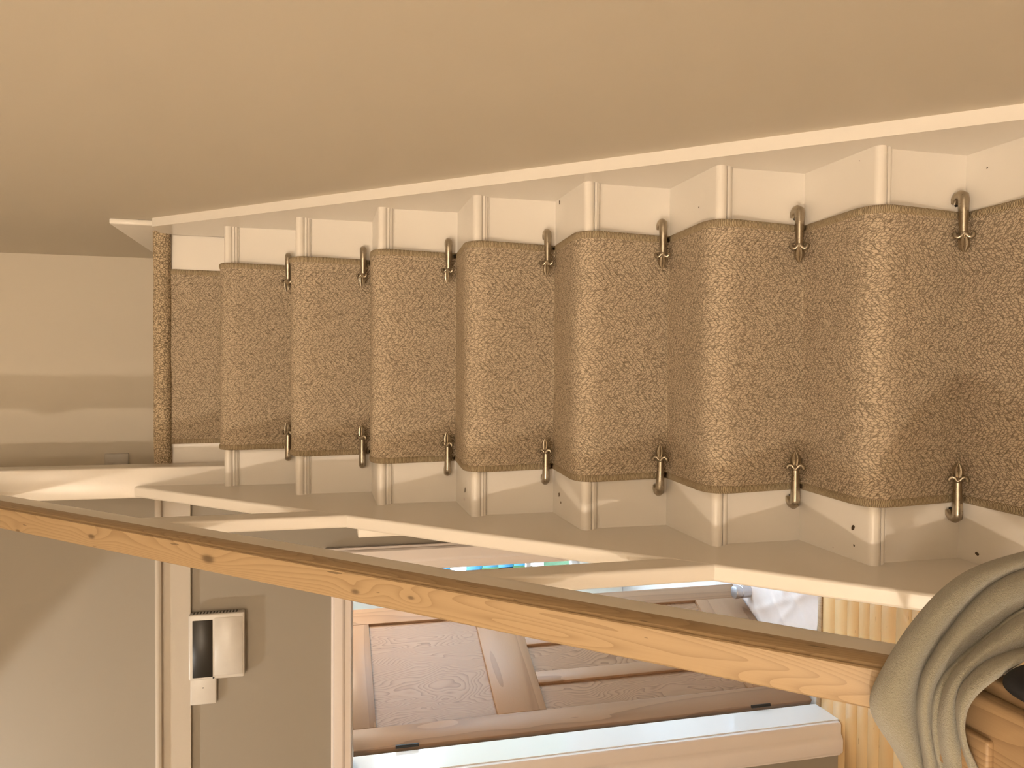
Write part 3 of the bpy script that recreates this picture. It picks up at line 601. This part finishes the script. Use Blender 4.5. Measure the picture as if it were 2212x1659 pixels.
[(-0.307,-1.862,-1.178),(-0.309,-1.862,-1.168),(-0.311,-1.862,-1.157),(-0.314,-1.862,-1.148),(-0.318,-1.862,-1.139),(-0.322,-1.862,-1.130),(-0.327,-1.862,-1.121),(-0.331,-1.862,-1.113),(-0.335,-1.862,-1.105),(-0.340,-1.862,-1.097),(-0.346,-1.862,-1.090),(-0.352,-1.862,-1.085),(-0.360,-1.862,-1.081),(-0.368,-1.862,-1.079),(-0.377,-1.862,-1.079),(-0.385,-1.862,-1.080),(-0.394,-1.862,-1.083),(-0.402,-1.862,-1.088),(-0.411,-1.862,-1.093),(-0.419,-1.862,-1.098),(-0.427,-1.862,-1.103),(-0.436,-1.862,-1.109)],
[(-0.319,-1.832,-1.187),(-0.320,-1.832,-1.178),(-0.322,-1.832,-1.169),(-0.325,-1.832,-1.160),(-0.328,-1.832,-1.152),(-0.332,-1.832,-1.145),(-0.335,-1.832,-1.137),(-0.339,-1.832,-1.129),(-0.343,-1.832,-1.122),(-0.347,-1.832,-1.115),(-0.352,-1.832,-1.109),(-0.358,-1.832,-1.105),(-0.365,-1.832,-1.101),(-0.372,-1.832,-1.100),(-0.380,-1.832,-1.099),(-0.387,-1.832,-1.101),(-0.395,-1.832,-1.103),(-0.402,-1.832,-1.107),(-0.409,-1.832,-1.112),(-0.417,-1.832,-1.116),(-0.424,-1.832,-1.121),(-0.431,-1.832,-1.126)]]

k = N('sage_fleece'); v = k.coord()
nz = k.noise(v, 420, 4, .65); big = k.noise(v, 6, 2)
pil = k.noise(v, 900, 2)
c = k.mixc(nz, (.25, .235, .182), (.365, .345, .275)); c = k.mixc(k.math('MULTIPLY', big, .4), c, (.30, .28, .22))
k.set(c, .95, spec=.1); k.b.inputs['Sheen Weight'].default_value = .5; k.b.inputs['Sheen Roughness'].default_value = .4
k.bump(k.math('ADD', nz, k.math('MULTIPLY', pil, .5)), .75, .003); MAT['fleece'] = k.m
V = []; F = []; nn_ = len(BL[0])
for rw in BL: V += rw
for i in range(len(BL)-1):
    for j in range(nn_-1): F.append((i*nn_+j, i*nn_+j+1, (i+1)*nn_+j+1, (i+1)*nn_+j))
me = mesh('fleece_blanket', V, F, True)
ob = link('fleece_blanket', me, MAT['fleece'])
md = ob.modifiers.new('smooth', 'SUBSURF'); md.levels = 3; md.render_levels = 3
md = ob.modifiers.new('thick', 'SOLIDIFY'); md.thickness = .004; md.offset = 0
tag(ob, 'sage green fleece blanket draped over the bottom end of the handrail', 'blanket')
# dark garment under the blanket
V = []; F = []
gp = [(-.338, -1.120), (-.328, -1.112), (-.319, -1.116), (-.314, -1.130), (-.312, -1.150), (-.311, -1.19), (-.310, -1.24), (-.309, -1.30), (-.309, -1.36), (-.310, -1.42), (-.310, -1.48), (-.311, -1.53), (-.312, -1.57), (-.313, -1.60)]
for i in range(14):
    for j in range(10):
        a = i/13; b = j/9; gx, gz = gp[i]
        V.append((gx+.010*math.sin(b*9+a*2)*a, -1.872-.22*b, gz+.006*math.sin(b*7)))
for i in range(13):
    for j in range(9): F.append((i*10+j, i*10+j+1, (i+1)*10+j+1, (i+1)*10+j))
ob = link('black_garment', mesh('black_garment', V, F, True), MAT['black'])
md = ob.modifiers.new('smooth', 'SUBSURF'); md.levels = 2; md.render_levels = 2
md = ob.modifiers.new('thick', 'SOLIDIFY'); md.thickness = .008
tag(ob, 'black garment hanging against the bottom newel post under the blanket', 'garment')
# ------------------------------------------------------------------ lamps (out of frame, fixtures invented)
def pendant(label, p, shade):
    e = tag(empty('pendant_lamp', p), label, 'lamp')
    link('cord', tube('cord', [(0, 0, .10), (0, 0, 2.47-p.z)], [.003, .003], 8), MAT['plastic'], e)
    link('ceiling_rose', lathe('ceiling_rose', [(.045, 2.47-p.z), (.045, 2.485-p.z), (.04, 2.498-p.z)], 20), MAT['plastic'], e)
    link('lamp_holder', lathe('lamp_holder', [(.016, .045), (.018, .05), (.018, .10), (.008, .11)], 16), MAT['plastic'], e)
    if shade:
        o = link('lamp_shade', mesh('lamp_shade', [(r*math.cos(2*math.pi*i/40), r*math.sin(2*math.pi*i/40), z) for r, z in ((.020, .09), (.05, .06), (.0955, -.121)) for i in range(40)],
            [(q*40+i, q*40+(i+1) % 40, (q+1)*40+(i+1) % 40, (q+1)*40+i) for q in range(2) for i in range(40)], True), MAT['shade'], e)
        md = o.modifiers.new('thick', 'SOLIDIFY'); md.thickness = .002
pendant('bare pendant lamp holder hanging behind the foot of the stairs', STAIR_LAMP, False)
sl = tag(empty('added_spot_lamp', ADDED_SPOT), 'added unseen spotlight high in the hall, making the diagonal light edge on the wall', 'lamp')  # invented fixture round the added spot
sl.rotation_euler = (SPOT_AIM-ADDED_SPOT).to_track_quat('-Z', 'Y').to_euler()
link('lamp_head', lathe('lamp_head', [(.03, .04), (.042, .05), (.042, .11), (.02, .13)], 20), MAT['shade'], sl)
link('lamp_stem', tube('lamp_stem', [(0, 0, .12), (0, .05, .30), (-.25, .12, .30)], [.006, .006, .006], 8), MAT['shade'], sl)
wl = tag(empty('fill_lamp', (FILL_LAMP.x, -5.2, FILL_LAMP.z)), 'added unseen fill lamp on a bracket behind the viewer', 'lamp')  # invented bracket that carries the added fill light
link('back_plate', boxm('back_plate', -.05, .05, 0, .02, -.09, .09, .006, 2), MAT['shade'], wl)
link('lamp_arm', tube('lamp_arm', [(0, .01, 0), (0, .2, -.10), (0, .5, -.25), (0, .5, -.16)], [.008, .008, .008, .02], 10), MAT['shade'], wl)
rl = tag(empty('ceiling_lamp', (ROOM_LAMP.x, ROOM_LAMP.y, -.28)), 'small round ceiling lamp in the far room', 'lamp')
link('ceiling_rose', lathe('ceiling_rose', [(.05, -.02), (.055, -.01), (.055, -.001)], 24), MAT['plastic'], rl)
